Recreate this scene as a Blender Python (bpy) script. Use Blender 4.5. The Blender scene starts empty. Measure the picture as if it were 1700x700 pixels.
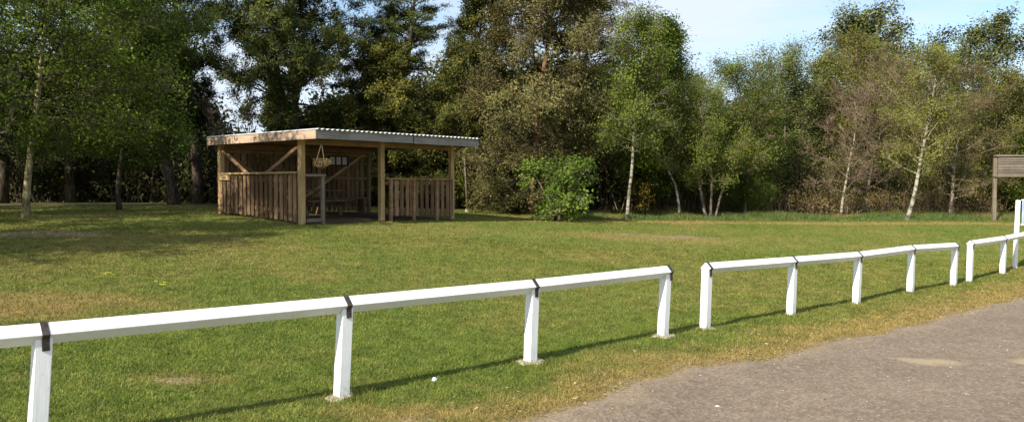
import bpy, math
import numpy as np
from mathutils import Vector

SC = bpy.context.scene
COL = SC.collection
RAD = math.radians

# ------------------------------------------------------------------ camera
F = 1334.0; HY = 305.0; CAMZ = 1.65
PITCH = math.atan((350 - HY) / F)
cam_d = bpy.data.cameras.new('camera'); cam = bpy.data.objects.new('camera', cam_d); COL.objects.link(cam)
cam.location = (0, 0, CAMZ); cam.rotation_euler = (math.pi / 2 - PITCH, 0, 0)
cam_d.sensor_width = 36; cam_d.lens = F / 1700 * 36; cam_d.clip_start = 0.1; cam_d.clip_end = 3000
SC.camera = cam

# ------------------------------------------------------------------ sun and sky
SUN_EL = RAD(36); SX, SY = -0.62, -0.785          # direction towards the sun, seen from above
sd = bpy.data.lights.new('sun', 'SUN'); sun = bpy.data.objects.new('sun', sd); COL.objects.link(sun)
sd.energy = 4.6; sd.angle = RAD(0.53); sd.color = (1.0, 0.93, 0.80)
to_sun = Vector((SX * math.cos(SUN_EL), SY * math.cos(SUN_EL), math.sin(SUN_EL)))
sun.rotation_euler = to_sun.to_track_quat('Z', 'Y').to_euler()

W = bpy.data.worlds.new('World'); SC.world = W; W.use_nodes = True
nt = W.node_tree; nt.nodes.clear()
def WN(t): return nt.nodes.new(t)
sky = WN('ShaderNodeTexSky'); sky.sky_type = 'NISHITA'; sky.sun_disc = False
sky.sun_elevation = SUN_EL; sky.sun_rotation = math.atan2(SX, SY)
sky.air_density = 1.0; sky.dust_density = 0.6; sky.ozone_density = 1.6
tc = WN('ShaderNodeTexCoord'); mp = WN('ShaderNodeMapping'); mp.inputs['Scale'].default_value = (1.2, 1.2, 7.0)
mp.inputs['Rotation'].default_value = (0, RAD(14), 0)
nz = WN('ShaderNodeTexNoise'); nz.inputs['Scale'].default_value = 1.6; nz.inputs['Detail'].default_value = 7; nz.inputs['Roughness'].default_value = 0.55
nz.inputs['Distortion'].default_value = 0.6
rp = WN('ShaderNodeValToRGB'); rp.color_ramp.elements[0].position = 0.38; rp.color_ramp.elements[1].position = 0.56
rp.color_ramp.elements[0].color = (0.0, 0.0, 0.0, 1); rp.color_ramp.elements[1].color = (.93, .93, .93, 1)
mx = WN('ShaderNodeMix'); mx.data_type = 'RGBA'; mx.inputs['B'].default_value = (4.7, 5.25, 6.1, 1)
bg = WN('ShaderNodeBackground'); bg.inputs['Strength'].default_value = 0.11
wo = WN('ShaderNodeOutputWorld')
L = nt.links.new
L(tc.outputs['Generated'], mp.inputs['Vector']); L(mp.outputs[0], nz.inputs['Vector']); L(nz.outputs['Fac'], rp.inputs[0])
L(rp.outputs[0], mx.inputs['Factor']); L(sky.outputs[0], mx.inputs['A']); L(mx.outputs['Result'], bg.inputs['Color']); L(bg.outputs[0], wo.inputs[0])
SC.view_settings.view_transform = 'Standard'; SC.view_settings.look = 'None'
SC.view_settings.exposure = 0.74; SC.view_settings.gamma = 1
SC.cycles.max_bounces = 6; SC.cycles.diffuse_bounces = 3; SC.cycles.transmission_bounces = 3

# ------------------------------------------------------------------ numpy noise
def _hash(ix, iy, seed):
    n = (ix.astype(np.int64) * 374761393 + iy.astype(np.int64) * 668265263 + seed * 974711) & 0x7fffffff
    n = ((n ^ (n >> 13)) * 1274126177) & 0x7fffffff
    return ((n ^ (n >> 16)) & 0xffff) / 65535.0
def vnoise(x, y, seed=0):
    ix = np.floor(x); iy = np.floor(y); fx = x - ix; fy = y - iy
    fx = fx * fx * (3 - 2 * fx); fy = fy * fy * (3 - 2 * fy)
    a = _hash(ix, iy, seed); b = _hash(ix + 1, iy, seed); c = _hash(ix, iy + 1, seed); d = _hash(ix + 1, iy + 1, seed)
    return (a * (1 - fx) + b * fx) * (1 - fy) + (c * (1 - fx) + d * fx) * fy
def fbm(x, y, sc, seed=0, oct=4):
    s = 0; a = 0.5; t = 0
    for i in range(oct):
        s = s + a * vnoise(x / sc * 2 ** i + 17.3 * i, y / sc * 2 ** i - 9.1 * i, seed + i); t += a; a *= 0.55
    return s / t
def sstep(a, b, x):
    t = np.clip((x - a) / (b - a), 0, 1); return t * t * (3 - 2 * t)

# ------------------------------------------------------------------ the ground's shape
CP = [(572, 660, 6.3), (885, 601, 7.67), (1103, 560, 9.06), (1175, 548, 9.61), (1318, 521, 10.97), (1427, 504, 12.3),
      (1515, 485, 13.65), (1587, 474, 14.98), (1668, 455, 16.83), (72, 754, 4.89),
      (500, 372, 20.3), (757, 366, 24.1), (364, 355, 23.1), (616, 352, 27.2), (45, 362, 21.0),
      (200, 340, 30), (700, 345, 33), (1040, 358, 31), (1300, 352, 36), (1500, 357, 34), (1650, 366, 29)]
_p = [((px - 850) / F * D, D, (py - HY) / F * D) for px, py, D in CP]
_p += [(0, 0, 1.65), (5, 3, 1.72), (9, 7, 1.84), (16, 12, 1.93), (24, 20, 1.9), (-8, 1, 1.5), (-14, 10, 1.15), (-22, 22, .85), (-28, 34, .8),
       (34, 36, 1.6), (22, 48, 1.4), (0, 50, 1.1), (-20, 50, .8), (0, -14, 1.6), (30, -10, 1.9), (-30, -8, 1.2), (60, 60, 1.6), (-60, 60, .9), (60, 0, 1.9), (-60, 0, 1.2)]
_P = np.array(_p)
def _tps(r2): return np.where(r2 > 1e-9, 0.5 * r2 * np.log(np.maximum(r2, 1e-9)), 0)
_n = len(_P); _d2 = ((_P[:, None, :2] - _P[None, :, :2]) ** 2).sum(-1)
_A = np.zeros((_n + 3, _n + 3)); _A[:_n, :_n] = _tps(_d2) + np.eye(_n) * 3.0
_A[:_n, _n] = 1; _A[:_n, _n + 1:] = _P[:, :2]; _A[_n, :_n] = 1; _A[_n + 1:, :_n] = _P[:, :2].T
_w = np.linalg.solve(_A, np.concatenate([_P[:, 2], [0, 0, 0]]))
def gz(x, y):
    x = np.asarray(x, float); y = np.asarray(y, float); sh = np.broadcast(x, y).shape
    xr = np.clip(np.broadcast_to(x, sh).ravel(), -60, 60); yr = np.clip(np.broadcast_to(y, sh).ravel(), -14, 60)
    out = np.empty(xr.shape)
    for i in range(0, len(xr), 50000):
        a, b = xr[i:i + 50000], yr[i:i + 50000]
        r2 = (a[:, None] - _P[:, 0]) ** 2 + (b[:, None] - _P[:, 1]) ** 2
        out[i:i + 50000] = _tps(r2) @ _w[:_n] + _w[_n] + _w[_n + 1] * a + _w[_n + 2] * b
    bump = (fbm(xr, yr, 2.3, 5, 3) - .5) * .05 * sstep(-14, 0, yr)
    return (CAMZ - out + bump).reshape(sh)
def g1(x, y): return float(gz(np.array([x]), np.array([y]))[0])
CP_, SP_ = math.cos(PITCH), math.sin(PITCH)
def at(px, py, D):
    """world point on the sight line of a picture position, D metres ahead"""
    rx = (px - 850) / F; u = (350 - py) / F
    dy = CP_ + u * SP_; dz = -SP_ + u * CP_; k = D / dy
    return Vector((rx * k, D, CAMZ + dz * k))
def hit(px, py):
    """where the sight line of a picture position meets the ground"""
    for D in np.arange(3, 60, .05):
        p = at(px, py, D)
        if p.z <= g1(p.x, p.y): return p
    return at(px, py, 60)
def foot(px, D):
    x = (px - 850) / F * D
    return Vector((x, D, g1(x, D)))
def hgt(py, D, base): return at(850, py, D).z - base.z

# edge of the tarmac, near to far
EDGE_PX = [(760, 730), (870, 703), (924, 688), (1003, 660), (1073, 630), (1120, 614), (1200, 604), (1290, 592), (1355, 575), (1440, 556), (1528, 539), (1577, 522), (1676, 500), (1700, 496)]
E = [hit(a, b) for a, b in EDGE_PX]; E = np.array([(p.x, p.y) for p in E])
_d0 = E[1] - E[0]; _d0 = np.array([-.8, -.62]); E = np.vstack([E[0] + _d0 * 14, E[0] + _d0 * 5, E, E[-1] + np.array([.74, .67]) * 3, E[-1] + np.array([.8, .6]) * 30])
FD = np.array([.741, .671]); FN = np.array([-.671, .741]); FP0 = np.array([-1.31, 6.3])
ES = (E - FP0) @ FD; EDd = (E - FP0) @ FN
_o = np.argsort(ES); ES = ES[_o]; EDd = EDd[_o]
def edge_off(x, y):
    """how far (x,y) lies on the grass side of the tarmac's edge, in metres"""
    s = (x - FP0[0]) * FD[0] + (y - FP0[1]) * FD[1]; d = (x - FP0[0]) * FN[0] + (y - FP0[1]) * FN[1]
    return d - np.interp(s, ES, EDd) + (fbm(x, y, .5, 71, 4) - .5) * .30
SOIL = [(75, 388, 1.4, 1.0), (300, 632, .26, .12), (700, 700, .4, .12), (1095, 392, 1.5, .5)]
SOIL = [(hit(a, b), rx, ry) for a, b, rx, ry in SOIL]
DRY = [(130, 500, 1.6, .7, .55), (20, 520, 1.2, .6, .6), (640, 690, .6, .25, .5), (1060, 395, 2.5, 1.2, .5), (320, 630, .5, .3, .35)]
DRY = [(hit(a, b), rx, ry, k) for a, b, rx, ry, k in DRY]
def masks(x, y, full=False):
    """dryness and bare soil of the lawn: the grass and the ground share them"""
    n1 = fbm(x, y, 1.9, 3, 4); n2 = fbm(x, y, .38, 11, 3); n3 = fbm(x, y, .12, 29, 2)
    e = edge_off(x, y)
    dist = np.sqrt(x * x + y * y)
    dry = -.03 + .30 * sstep(8, 15, dist) + (n1 - .5) * .75 + (n2 - .5) * .45 + (n3 - .5) * .35
    verge = 1 - sstep(.15, 1.15, e + (n2 - .5) * 1.3 + (n1 - .5) * .8)
    dry = dry + verge * .95
    for p, rx, ry, k in DRY:
        r = np.sqrt(((x - p.x) / rx) ** 2 + ((y - p.y) / ry) ** 2); dry = dry + k * (1 - sstep(.3, 1.3, r + (n2 - .5)))
    # pale worn stripe below the trees
    xa = np.array([-2.0, 2, 6, 12, 18, 26]); ya = np.array([25.0, 26.5, 27.6, 28.0, 27.5, 26.5])
    st = np.abs(y - np.interp(x, xa, ya) + (n1 - .5) * .8); sm = (1 - sstep(.2, .6, st + (n2 - .5) * .4)) * sstep(-1, 3, x)
    dry = dry + sm * 1.3
    # lush rough grass along the wood
    lush = sstep(.7, 2.0, y - np.interp(x, xa, ya)) * sstep(2, 5, x)
    dry = dry - lush * .8
    soil = np.zeros_like(x)
    for p, rx, ry in SOIL:
        r = np.sqrt(((x - p.x) / rx) ** 2 + ((y - p.y) / ry) ** 2); soil = np.maximum(soil, (1 - sstep(.5, 1.15, r + (n2 - .5) * 1.2)) * (.75 + .25 * n3))
    soil = np.maximum(soil, (1 - sstep(-.02, .20, e + (n3 - .5) * .3)) * .8)
    # leaf litter under the wood
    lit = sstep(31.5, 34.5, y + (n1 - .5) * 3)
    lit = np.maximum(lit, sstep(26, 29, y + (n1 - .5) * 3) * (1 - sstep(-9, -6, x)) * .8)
    if full: return np.clip(dry, 0, 1), np.clip(soil, 0, 1), np.clip(lit, 0, 1) * .9
    return np.clip(dry, 0, 1), np.clip(np.maximum(soil, lit * .85), 0, 1)

# ------------------------------------------------------------------ mesh helpers
class M_:
    """collects faces and builds them as one mesh object"""
    def __init__(s): s.v = []; s.f = {}; s.n = 0; s.a = {}
    def add(s, verts, faces):
        verts = np.asarray(verts, float).reshape(-1, 3); s.v.append(verts)
        for f in faces: s.f.setdefault(len(f), []).append(np.asarray(f, int).reshape(1, -1) + s.n)
        s.n += len(verts)
    def addn(s, verts, faces, **attr):
        verts = np.asarray(verts, float).reshape(-1, 3); s.v.append(verts); k = faces.shape[1]
        s.f.setdefault(k, []).append(faces + s.n)
        for a, val in attr.items(): s.a.setdefault(a, []).append(val)
        s.n += len(verts)
    def box(s, x0, x1, y0, y1, z0, z1):
        v = [(x, y, z) for z in (z0, z1) for y in (y0, y1) for x in (x0, x1)]
        s.add(v, [(0, 2, 3, 1), (4, 5, 7, 6), (0, 1, 5, 4), (2, 6, 7, 3), (0, 4, 6, 2), (1, 3, 7, 5)])
    def bar(s, a, b, w, t, up=(0, 0, 1)):
        """a timber of section w (sideways) x t (along up) from a to b"""
        a = Vector(a); b = Vector(b); d = (b - a).normalized(); u = Vector(up); sd_ = d.cross(u)
        if sd_.length < 1e-4: sd_ = d.cross(Vector((0, 1, 0)))
        sd_.normalize(); u = sd_.cross(d).normalized()
        v = [p + sd_ * (i * w / 2) + u * (j * t / 2) for p in (a, b) for i, j in ((-1, -1), (1, -1), (1, 1), (-1, 1))]
        s.add(v, [(3, 2, 1, 0), (4, 5, 6, 7), (0, 1, 5, 4), (1, 2, 6, 5), (2, 3, 7, 6), (3, 0, 4, 7)])
    def tube(s, pts, rad, k=8, cap=True):
        pts = np.asarray(pts, float); n = len(pts); T = np.gradient(pts, axis=0); T /= np.linalg.norm(T, axis=1)[:, None] + 1e-9
        ref = np.array([1.0, 0, 0]) if abs(T[0][0]) < .8 else np.array([0, 1.0, 0])
        V = []
        ang = np.arange(k) * 2 * np.pi / k
        for i in range(n):
            a = np.cross(T[i], ref); a /= np.linalg.norm(a) + 1e-9; b = np.cross(T[i], a)
            V.append(pts[i] + rad[i] * (np.cos(ang)[:, None] * a + np.sin(ang)[:, None] * b))
        V = np.concatenate(V); F_ = []
        for i in range(n - 1):
            for j in range(k):
                F_.append((i * k + j, i * k + (j + 1) % k, (i + 1) * k + (j + 1) % k, (i + 1) * k + j))
        s.addn(V, np.array(F_))
        if cap:
            s.f.setdefault(k, []).append(np.arange(k)[None, ::-1] + s.n - n * k)
            s.f.setdefault(k, []).append(np.arange(k)[None, :] + s.n - k)
    def segs(s, a, b, ra, rb):
        """many thin three-sided twigs at once"""
        a = np.asarray(a); b = np.asarray(b); n = len(a)
        if n == 0: return
        d = b - a; d /= np.linalg.norm(d, axis=1)[:, None] + 1e-9
        ref = np.where(np.abs(d[:, :1]) < .8, np.array([[1.0, 0, 0]]), np.array([[0, 1.0, 0]]))
        p = np.cross(d, ref); p /= np.linalg.norm(p, axis=1)[:, None]; q = np.cross(d, p)
        V = np.empty((n, 6, 3))
        for j in range(3):
            c, s_ = math.cos(j * 2.0944), math.sin(j * 2.0944)
            V[:, j] = a + ra * (c * p + s_ * q) if np.isscalar(ra) else a + ra[:, None] * (c * p + s_ * q)
            V[:, 3 + j] = b + rb * (c * p + s_ * q) if np.isscalar(rb) else b + rb[:, None] * (c * p + s_ * q)
        o = np.arange(n)[:, None] * 6
        F_ = np.concatenate([o + np.array([j, (j + 1) % 3, 3 + (j + 1) % 3, 3 + j]) for j in range(3)])
        s.addn(V, F_)
    def leaves(s, c, d, nrm, Ln, Wd):
        """leaf-shaped four-cornered faces: centre, pointing direction, rough normal"""
        n = len(c); d = d / (np.linalg.norm(d, axis=1)[:, None] + 1e-9)
        w = np.cross(d, nrm); w /= np.linalg.norm(w, axis=1)[:, None] + 1e-9
        Ln = np.broadcast_to(Ln, (n,))[:, None]; Wd = np.broadcast_to(Wd, (n,))[:, None]
        V = np.stack([c - d * Ln / 2, c - w * Wd / 2 + d * Ln * .06, c + d * Ln / 2, c + w * Wd / 2 + d * Ln * .06], 1)
        F_ = np.arange(n)[:, None] * 4 + np.array([0, 1, 2, 3])
        s.addn(V, F_)
    def build(s, name, mat, parent=None, loc=None, smooth=False):
        V = np.concatenate(s.v)
        if loc is not None: V = V - np.array(loc)
        me = bpy.data.meshes.new(name); me.vertices.add(len(V)); me.vertices.foreach_set('co', V.astype(np.float32).ravel())
        li = []; ls = []; lt = []; p = 0
        for k, fs in s.f.items():
            f = np.concatenate(fs); li.append(f.ravel()); ls.append(p + np.arange(len(f)) * k); lt.append(np.full(len(f), k)); p += f.size
        li = np.concatenate(li); ls = np.concatenate(ls)
        me.loops.add(len(li)); me.loops.foreach_set('vertex_index', li.astype(np.int32))
        me.polygons.add(len(ls)); me.polygons.foreach_set('loop_start', ls.astype(np.int32))
        me.update(calc_edges=True); me.validate(clean_customdata=False)
        me.polygons.foreach_set('use_smooth', np.full(len(ls), bool(smooth)))
        for a, vals in s.a.items():
            at_ = me.attributes.new(a, 'FLOAT', 'POINT'); at_.data.foreach_set('value', np.concatenate(vals).astype(np.float32))
        me.materials.append(mat)
        o = bpy.data.objects.new(name, me); COL.objects.link(o)
        if parent is not None: o.parent = parent
        elif loc is not None: o.location = loc
        return o
def bevel(o, w=.006):
    m = o.modifiers.new('bevel', 'BEVEL'); m.width = w; m.segments = 1; m.limit_method = 'ANGLE'; return o
def tag(o, label=None, cat=None, group=None, kind=None):
    if label: o['label'] = label
    if cat: o['category'] = cat
    if group: o['group'] = group
    if kind: o['kind'] = kind
    return o
def empty(name, loc, rz=0, **k):
    o = bpy.data.objects.new(name, None); COL.objects.link(o); o.location = loc; o.rotation_euler = (0, 0, rz); o.empty_display_size = .2
    return tag(o, **k)

# ------------------------------------------------------------------ materials
def mat(name, rough=.8, spec=.3):
    m = bpy.data.materials.new(name); m.use_nodes = True; t = m.node_tree
    b = t.nodes['Principled BSDF']; b.inputs['Roughness'].default_value = rough; b.inputs['Specular IOR Level'].default_value = spec
    return m, t, b
def nd(t, ty, **k):
    n = t.nodes.new(ty)
    for a, v in k.items():
        if a in n.inputs: n.inputs[a].default_value = v
        else: setattr(n, a, v)
    return n
def ramp(t, src, stops):
    r = t.nodes.new('ShaderNodeValToRGB'); e = r.color_ramp.elements
    while len(e) < len(stops): e.new(.5)
    for i, (p, c) in enumerate(stops): e[i].position = p; e[i].color = (*c, 1)
    t.links.new(src, r.inputs[0]); return r.outputs[0]
def noise(t, scale, detail=4, coord='Object', vec=None, rough=.55):
    n = nd(t, 'ShaderNodeTexNoise', Scale=scale, Detail=detail, Roughness=rough)
    c = t.nodes.new('ShaderNodeTexCoord')
    if vec:
        m = t.nodes.new('ShaderNodeMapping'); m.inputs['Scale'].default_value = vec; t.links.new(c.outputs[coord], m.inputs[0]); t.links.new(m.outputs[0], n.inputs['Vector'])
    else: t.links.new(c.outputs[coord], n.inputs['Vector'])
    return n.outputs['Fac']
def mixc(t, f, a, b, mode='MIX'):
    m = t.nodes.new('ShaderNodeMix'); m.data_type = 'RGBA'; m.blend_type = mode
    for s, v in (('Factor', f), ('A', a), ('B', b)):
        if isinstance(v, (int, float)): m.inputs[s].default_value = v
        elif isinstance(v, tuple): m.inputs[s].default_value = (*v, 1)
        else: t.links.new(v, m.inputs[s])
    return m.outputs['Result']
def bump(t, b, src, st, dist=.02):
    n = nd(t, 'ShaderNodeBump', Strength=st, Distance=dist); t.links.new(src, n.inputs['Height']); t.links.new(n.outputs[0], b.inputs['Normal'])
def island(t):
    return t.nodes.new('ShaderNodeNewGeometry').outputs['Random Per Island']
def attr(t, name):
    a = t.nodes.new('ShaderNodeAttribute'); a.attribute_name = name; return a.outputs['Fac']

GREEN_A, GREEN_B = (.062, .108, .014), (.135, .175, .030)
DRY_A, DRY_B = (.21, .16, .048), (.39, .295, .11)
def grass_colour(t, var):
    g = ramp(t, var, [(.25, GREEN_A), (.8, GREEN_B)]); d = ramp(t, var, [(.2, DRY_A), (.8, DRY_B)])
    return g, d
# ground under the grass
m_ground, t, b = mat('lawn_ground', .95, .1)
nf = noise(t, 28, 6); nl = noise(t, 2.2, 5)
var = mixc(t, .45, nf, nl)
g = ramp(t, var, [(.38, GREEN_A), (.64, GREEN_B)]); d = ramp(t, var, [(.35, (.17, .135, .04)), (.65, (.32, .24, .09))])
s = ramp(t, nf, [(.35, (.13, .085, .05)), (.65, (.34, .25, .16))])
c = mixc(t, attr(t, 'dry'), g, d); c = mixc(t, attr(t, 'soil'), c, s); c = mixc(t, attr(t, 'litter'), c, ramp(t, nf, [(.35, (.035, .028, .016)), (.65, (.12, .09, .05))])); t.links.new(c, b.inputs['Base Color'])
bump(t, b, nf, .8, .03)
# blades
def blade_mat(name, ga, gb):
    m, t, b = mat(name, .6, .25)
    r = island(t)
    g = ramp(t, r, [(.0, ga), (1, gb)]); d = ramp(t, r, [(.0, DRY_A), (1, DRY_B)])
    c = mixc(t, attr(t, 'dry'), g, d)
    c = mixc(t, 1, c, ramp(t, noise(t, 4.5, 5, rough=.7), [(.38, (.62, .66, .6)), (.6, (1.3, 1.22, 1.15))]), 'MULTIPLY')
    t.links.new(c, b.inputs['Base Color'])
    tr = nd(t, 'ShaderNodeBsdfTranslucent'); t.links.new(c, tr.inputs[0]); ms = nd(t, 'ShaderNodeMixShader', Fac=.3)
    t.links.new(b.outputs[0], ms.inputs[1]); t.links.new(tr.outputs[0], ms.inputs[2]); t.links.new(ms.outputs[0], t.nodes['Material Output'].inputs[0])
    return m
m_grass = blade_mat('grass_blades', (.082, .128, .016), (.20, .235, .046))
m_rough = blade_mat('rough_grass_blades', (.06, .11, .025), (.16, .21, .06))
# tarmac
m_tar, t, b = mat('worn_tarmac', .92, .2)
n1 = noise(t, 75, 3); n2 = noise(t, 1.1, 5); n3 = noise(t, 9, 5)
vo = nd(t, 'ShaderNodeTexVoronoi', Scale=44); tcx = t.nodes.new('ShaderNodeTexCoord'); t.links.new(tcx.outputs['Object'], vo.inputs['Vector'])
st = ramp(t, vo.outputs['Color'], [(.2, (.125, .092, .064)), (.42, (.185, .14, .10)), (.6, (.225, .172, .125)), (.85, (.34, .275, .21))])
bs = ramp(t, n2, [(.3, (.165, .123, .082)), (.7, (.265, .203, .14))])
c = mixc(t, .5, bs, st); c = mixc(t, ramp(t, n3, [(.42, (0, 0, 0)), (.75, (.4, .4, .4))]), c, (.085, .066, .053))
# hairline cracks
vc = nd(t, 'ShaderNodeTexVoronoi', Scale=1.5); vc.feature = 'DISTANCE_TO_EDGE'
cmap = mixc(t, .12, tcx.outputs['Object'], nd(t, 'ShaderNodeTexNoise', Scale=5).outputs['Color']); t.links.new(cmap, vc.inputs['Vector'])
ck = ramp(t, vc.outputs['Distance'], [(.0, (.4, .4, .4)), (.008, (0, 0, 0))])
ck = mixc(t, 1.0, ck, ramp(t, noise(t, .9, 3), [(.5, (0, 0, 0)), (.56, (1, 1, 1))]), 'MULTIPLY')
c = mixc(t, ck, c, (.055, .045, .04))
c = mixc(t, attr(t, 'sand'), c, ramp(t, n1, [(.3, (.26, .19, .11)), (.7, (.42, .34, .22))])); t.links.new(c, b.inputs['Base Color'])
bump(t, b, vo.outputs['Distance'], .55, .012)
# white paint
m_white, t, b = mat('white_paint', .45, .4)
c = ramp(t, noise(t, 6, 5), [(.3, (.80, .81, .80)), (.62, (.86, .87, .86))])
dz = noise(t, 22, 5); c = mixc(t, ramp(t, dz, [(.62, (0, 0, 0)), (.74, (.45, .45, .45))]), c, (.55, .52, .42))
gp = t.nodes.new('ShaderNodeTexCoord'); sp = t.nodes.new('ShaderNodeSeparateXYZ'); t.links.new(gp.outputs['Object'], sp.inputs[0])
sk = noise(t, 1, 5, vec=(45, 45, 2.5)); c = mixc(t, ramp(t, sk, [(.55, (0, 0, 0)), (.75, (.28, .28, .28))]), c, (.58, .57, .50))
ft = nd(t, 'ShaderNodeMath', operation='MULTIPLY'); t.links.new(ramp(t, attr(t, 'foot'), [(.62, (0, 0, 0)), (.92, (1, 1, 1))]), ft.inputs[0]); t.links.new(ramp(t, noise(t, 26, 5), [(.35, (.05, .05, .05)), (.62, (.75, .75, .75))]), ft.inputs[1])
c = mixc(t, ft.outputs[0], c, (.33, .31, .18))
t.links.new(c, b.inputs['Base Color']); bump(t, b, noise(t, 1, 5, vec=(60, 60, 6)), .35, .004)
m_strap, t, b = mat('dark_metal_strap', .5, .4); b.inputs['Metallic'].default_value = .3
t.links.new(ramp(t, noise(t, 30, 4), [(.35, (.035, .028, .025)), (.7, (.10, .075, .06))]), b.inputs['Base Color'])
m_conc, t, b = mat('concrete', .95, .2)
t.links.new(ramp(t, noise(t, 25, 6), [(.3, (.27, .23, .16)), (.7, (.48, .43, .33))]), b.inputs['Base Color']); bump(t, b, noise(t, 40, 4), .5, .01)
def wood(name, a, bb, vec, isl=.35, rough=.85):
    m, t, b = mat(name, rough, .2)
    n = noise(t, 1, 6, vec=vec); c = ramp(t, n, [(.3, a), (.7, bb)])
    k = noise(t, 3.0, 4); c = mixc(t, ramp(t, k, [(.45, (0, 0, 0)), (.75, (.5, .5, .5))]), c, tuple(x * .55 for x in a))
    r = ramp(t, island(t), [(0, (1 - isl,) * 3), (1, (1 + isl * .4,) * 3)]); c = mixc(t, 1.0, c, r, 'MULTIPLY')
    t.links.new(c, b.inputs['Base Color']); bump(t, b, n, .35, .006); return m
m_slat = wood('weathered_slats', (.13, .078, .042), (.36, .225, .125), (38, 38, 1.6), .6)
m_post = wood('shelter_post', (.30, .19, .085), (.52, .36, .18), (30, 30, 1.2), .2)
m_beam = wood('fascia_board', (.34, .23, .16), (.56, .41, .30), (2, 1.4, 30), .2)
m_fasc = wood('shaded_fascia_board', (.17, .155, .145), (.29, .27, .25), (1.2, 30, 30), .15)  # fascia board turned from the sun: its shade is put into this darker grey
m_joist = wood('joist', (.18, .10, .055), (.34, .21, .12), (2, 2, 20), .3)
m_grey = wood('grey_timber', (.12, .095, .068), (.24, .20, .145), (30, 30, 1.5), .3)
m_dark = wood('dark_timber', (.10, .065, .04), (.20, .14, .09), (3, 30, 30), .3)
m_board = wood('sign_boards', (.11, .09, .07), (.25, .21, .17), (1.0, 30, 22), .45)
m_sheet, t, b = mat('roof_sheet', .45, .5)
t.links.new(ramp(t, noise(t, 3, 5), [(.3, (.52, .53, .52)), (.7, (.72, .73, .72))]), b.inputs['Base Color'])
m_black, t, b = mat('dark_frame', .6, .3); b.inputs['Base Color'].default_value = (.02, .02, .022, 1)
m_paper, t, b = mat('paper', .8, .2)
br = nd(t, 'ShaderNodeTexNoise', Scale=30, Detail=4); t.links.new(ramp(t, br.outputs['Fac'], [(.35, (.40, .41, .42)), (.6, (.72, .73, .74))]), b.inputs['Base Color'])
m_panel, t, b = mat('pale_blue_sign_face', .4, .5)
t.links.new(ramp(t, noise(t, 3.5, 3), [(.4, (.42, .50, .60)), (.6, (.25, .36, .55))]), b.inputs['Base Color'])
m_basket, t, b = mat('coir_basket', .95, .1)
t.links.new(ramp(t, noise(t, 60, 5), [(.35, (.08, .055, .03)), (.65, (.22, .16, .09))]), b.inputs['Base Color'])
def bark(name, a, bb, vec=(14, 14, 3), lo=.4, hi=.62):
    m, t, b = mat(name, .95, .15); n = noise(t, 1, 6, vec=vec)
    t.links.new(ramp(t, n, [(lo, a), (hi, bb)]), b.inputs['Base Color']); bump(t, b, n, .6, .03); return m
m_birch = bark('birch_bark', (.08, .068, .05), (.34, .315, .24), (4, 4, 9), .40, .56)
m_olivebark = bark('lichened_bark', (.12, .10, .05), (.36, .32, .18), (9, 9, 4))
m_darkbark = bark('dark_bark', (.03, .024, .018), (.10, .078, .055))
m_redbark = bark('red_bark', (.09, .05, .03), (.26, .14, .08), (8, 8, 3))
m_greybark = bark('grey_bark', (.09, .075, .055), (.25, .215, .165))
m_twig = bark('brown_twigs', (.11, .078, .052), (.23, .17, .12), (3, 3, 3))
def leafmat(name, a, bb, tint=None, trans=.3, cl=.9):
    m, t, b = mat(name, .8, .08)
    a = tuple(q * 1.35 for q in a); bb = tuple(q * 1.3 for q in bb)
    r = island(t); c = ramp(t, r, [(0, a), (1, bb)])
    k = noise(t, cl, 3); c2 = ramp(t, k, [(.38, (.5, .52, .46)), (.62, (1.4, 1.34, 1.15))]); c = mixc(t, 1, c, c2, 'MULTIPLY')
    if tint: c = mixc(t, ramp(t, noise(t, .7, 2), [(.5, (0, 0, 0)), (.68, (.8, .8, .8))]), c, tint)
    t.links.new(c, b.inputs['Base Color'])
    tr = nd(t, 'ShaderNodeBsdfTranslucent'); t.links.new(c, tr.inputs[0]); ms = nd(t, 'ShaderNodeMixShader', Fac=trans)
    t.links.new(b.outputs[0], ms.inputs[1]); t.links.new(tr.outputs[0], ms.inputs[2]); t.links.new(ms.outputs[0], t.nodes['Material Output'].inputs[0])
    return m
l_fresh = leafmat('fresh_leaves', (.055, .090, .013), (.11, .148, .022), trans=.35)
l_bright = leafmat('bright_leaves', (.075, .125, .02), (.15, .21, .04), trans=.4)
l_mid = leafmat('mid_green_leaves', (.065, .105, .018), (.12, .165, .03), trans=.3)
l_spring = leafmat('spring_leaves', (.10, .125, .022), (.18, .205, .04), trans=.35)
l_yellow = leafmat('yellow_green_leaves', (.11, .12, .02), (.21, .22, .045), trans=.35)
l_pine = leafmat('pine_needles', (.025, .038, .013), (.075, .09, .026), trans=.1)
l_dark = leafmat('dark_needles', (.02, .032, .014), (.052, .068, .027), trans=.1)
l_olive = leafmat('olive_needles', (.065, .062, .024), (.19, .165, .072), tint=(.13, .09, .045), trans=.15)
l_yolive = leafmat('yellow_olive_needles', (.06, .062, .014), (.16, .145, .034), trans=.12)
l_blue = leafmat('grey_green_leaves', (.075, .09, .032), (.15, .16, .062), trans=.15)
l_brown = leafmat('brown_buds', (.10, .07, .035), (.19, .15, .07), trans=.2)
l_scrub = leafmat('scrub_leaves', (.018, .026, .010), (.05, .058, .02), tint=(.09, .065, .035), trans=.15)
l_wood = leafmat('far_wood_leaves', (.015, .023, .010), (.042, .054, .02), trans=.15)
l_gorse = leafmat('gorse_flowers', (.32, .20, .015), (.55, .38, .03), trans=.2)

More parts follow.
